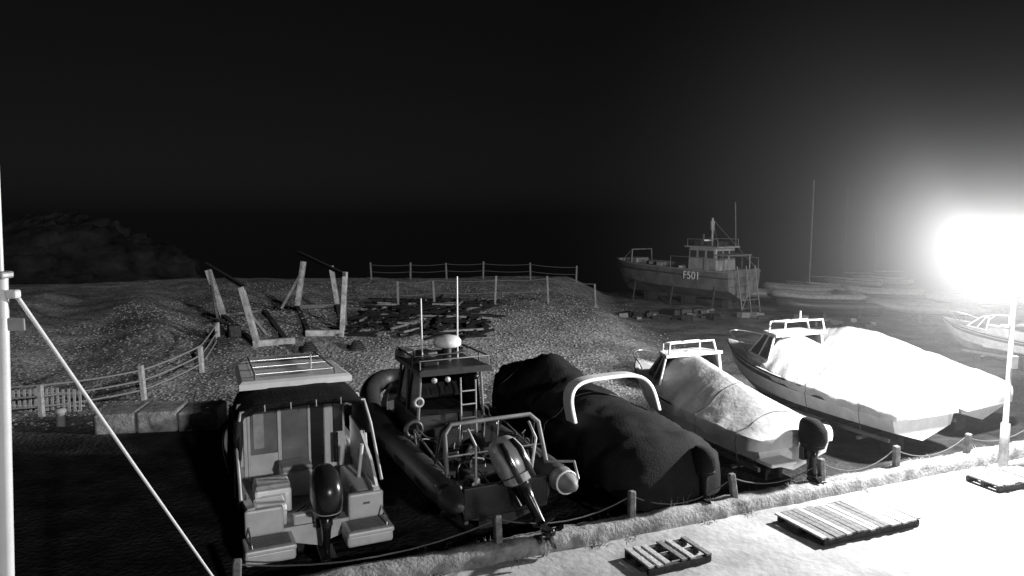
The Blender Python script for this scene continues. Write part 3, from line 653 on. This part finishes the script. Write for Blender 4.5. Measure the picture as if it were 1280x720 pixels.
# ------------------------------------------------------------------ street lamp
LX,LY=11.75,17.0
sl=empty('street_lamp',(LX,LY,0))
loft('column',[ring(0,0,z,r_,r_,14,2) for z,r_ in((0,.11),(1.1,.1),(1.12,.065),(5.2,.05),(5.35,.05))],GALV,sl)
tube('bracket_arm',[(0,0,5.2),(-.05,-.03,5.6),(-.35,-.1,5.75),(-.55,-.15,5.72)],.03,sl,GALV,True)
tube('cross_arm',[(-.28,-.02,3.45),(.3,.02,3.45)],.03,sl,GALV)
box('junction_box',(.16,.12,.3),(0,-.12,2.6),sl,GALV)
loft('lamp_hood',[ring(-.6,-.16,z,r_,r_,16,2) for z,r_ in((5.7,.33),(5.76,.3),(5.82,.14),(5.84,.03))],GALV,sl)
em=bpy.data.materials.new('lamp_glass'); em.use_nodes=True; q=em.node_tree.nodes['Principled BSDF']; q.inputs['Base Color'].default_value=(1,1,1,1); q.inputs['Emission Color'].default_value=(1,1,1,1); q.inputs['Emission Strength'].default_value=60
loft('lamp_bowl',[ring(-.6,-.16,z,r_,r_,16,2) for z,r_ in((5.69,.31),(5.55,.36),(5.35,.34),(5.2,.22),(5.15,.03))],em,sl)
ld_=bpy.data.lights.new('lamp_light','POINT'); ld_.energy=22000; ld_.shadow_soft_size=.2
ld_.use_nodes=True; lt=ld_.node_tree; le=lt.nodes['Emission']; lf=lt.nodes.new('ShaderNodeLightFalloff'); lf.inputs['Strength'].default_value=1; lf.inputs['Smooth'].default_value=38; lt.links.new(lf.outputs['Quadratic'],le.inputs['Strength'])
lo=bpy.data.objects.new('lamp_light',ld_); COL.objects.link(lo); lo.parent=sl; lo.location=(-.6,-.16,4.9)
bpy.ops.mesh.primitive_uv_sphere_add(radius=1,segments=32,ring_count=16,location=(LX-.6,LY-.16,5.45)); mi=bpy.context.object; mi.name='lamp_halo'; mi.scale=(11,11,11)  # scattering sphere added to shape the lamp's glare halo
mv=bpy.data.materials.new('lamp_halo'); mv.use_nodes=True; nt=mv.node_tree; nt.nodes.clear()
out=nt.nodes.new('ShaderNodeOutputMaterial'); vsn=nt.nodes.new('ShaderNodeVolumeScatter'); vsn.inputs['Color'].default_value=(1,1,1,1); vsn.inputs['Anisotropy'].default_value=.2
t=nt.nodes.new('ShaderNodeTexCoord'); gr=nt.nodes.new('ShaderNodeTexGradient'); gr.gradient_type='SPHERICAL'; nt.links.new(t.outputs['Object'],gr.inputs[0])
def M(op,a,bv):
    x=nt.nodes.new('ShaderNodeMath'); x.operation=op; nt.links.new(a,x.inputs[0])
    if isinstance(bv,(int,float)): x.inputs[1].default_value=bv
    else: nt.links.new(bv,x.inputs[1])
    return x.outputs[0]
core=M('MULTIPLY',M('POWER',gr.outputs['Fac'],11),.42); wide=M('MULTIPLY',M('POWER',gr.outputs['Fac'],1.8),.007)
nt.links.new(M('ADD',core,wide),vsn.inputs['Density']); nt.links.new(vsn.outputs[0],out.inputs['Volume']); mi.data.materials.append(mv)
# ------------------------------------------------------------------ world, sun
w=bpy.data.worlds.new('World'); S.world=w; w.use_nodes=True; nt=w.node_tree; bg=nt.nodes['Background']
sk=nt.nodes.new('ShaderNodeTexSky'); sk.sky_type='NISHITA'; sk.sun_disc=False; sk.sun_elevation=R(17)
d=Vector((-.5,.82,-.29)).normalized()
sk.sun_rotation=math.atan2(-d.x,-d.y)
bwn=nt.nodes.new('ShaderNodeRGBToBW'); nt.links.new(sk.outputs[0],bwn.inputs[0]); nt.links.new(bwn.outputs[0],bg.inputs[0]); bg.inputs[1].default_value=.0011
su=bpy.data.lights.new('night_fill','SUN'); su.energy=1.0; su.angle=R(2); so=bpy.data.objects.new('night_fill',su); COL.objects.link(so); so.rotation_mode='QUATERNION'; so.rotation_quaternion=d.to_track_quat('-Z','Y')  # added fill lamp from behind the camera; no sun in this night scene
# ------------------------------------------------------------------ camera
c=bpy.data.cameras.new('camera'); co=bpy.data.objects.new('camera',c); COL.objects.link(co); co.location=(0,0,6); co.rotation_euler=(R(84.4),0,0)
c.lens=25.7; c.sensor_width=36; c.clip_end=12000; c.clip_start=.05; S.camera=co
S.view_settings.view_transform='Standard'; S.view_settings.look='None'; S.view_settings.exposure=0
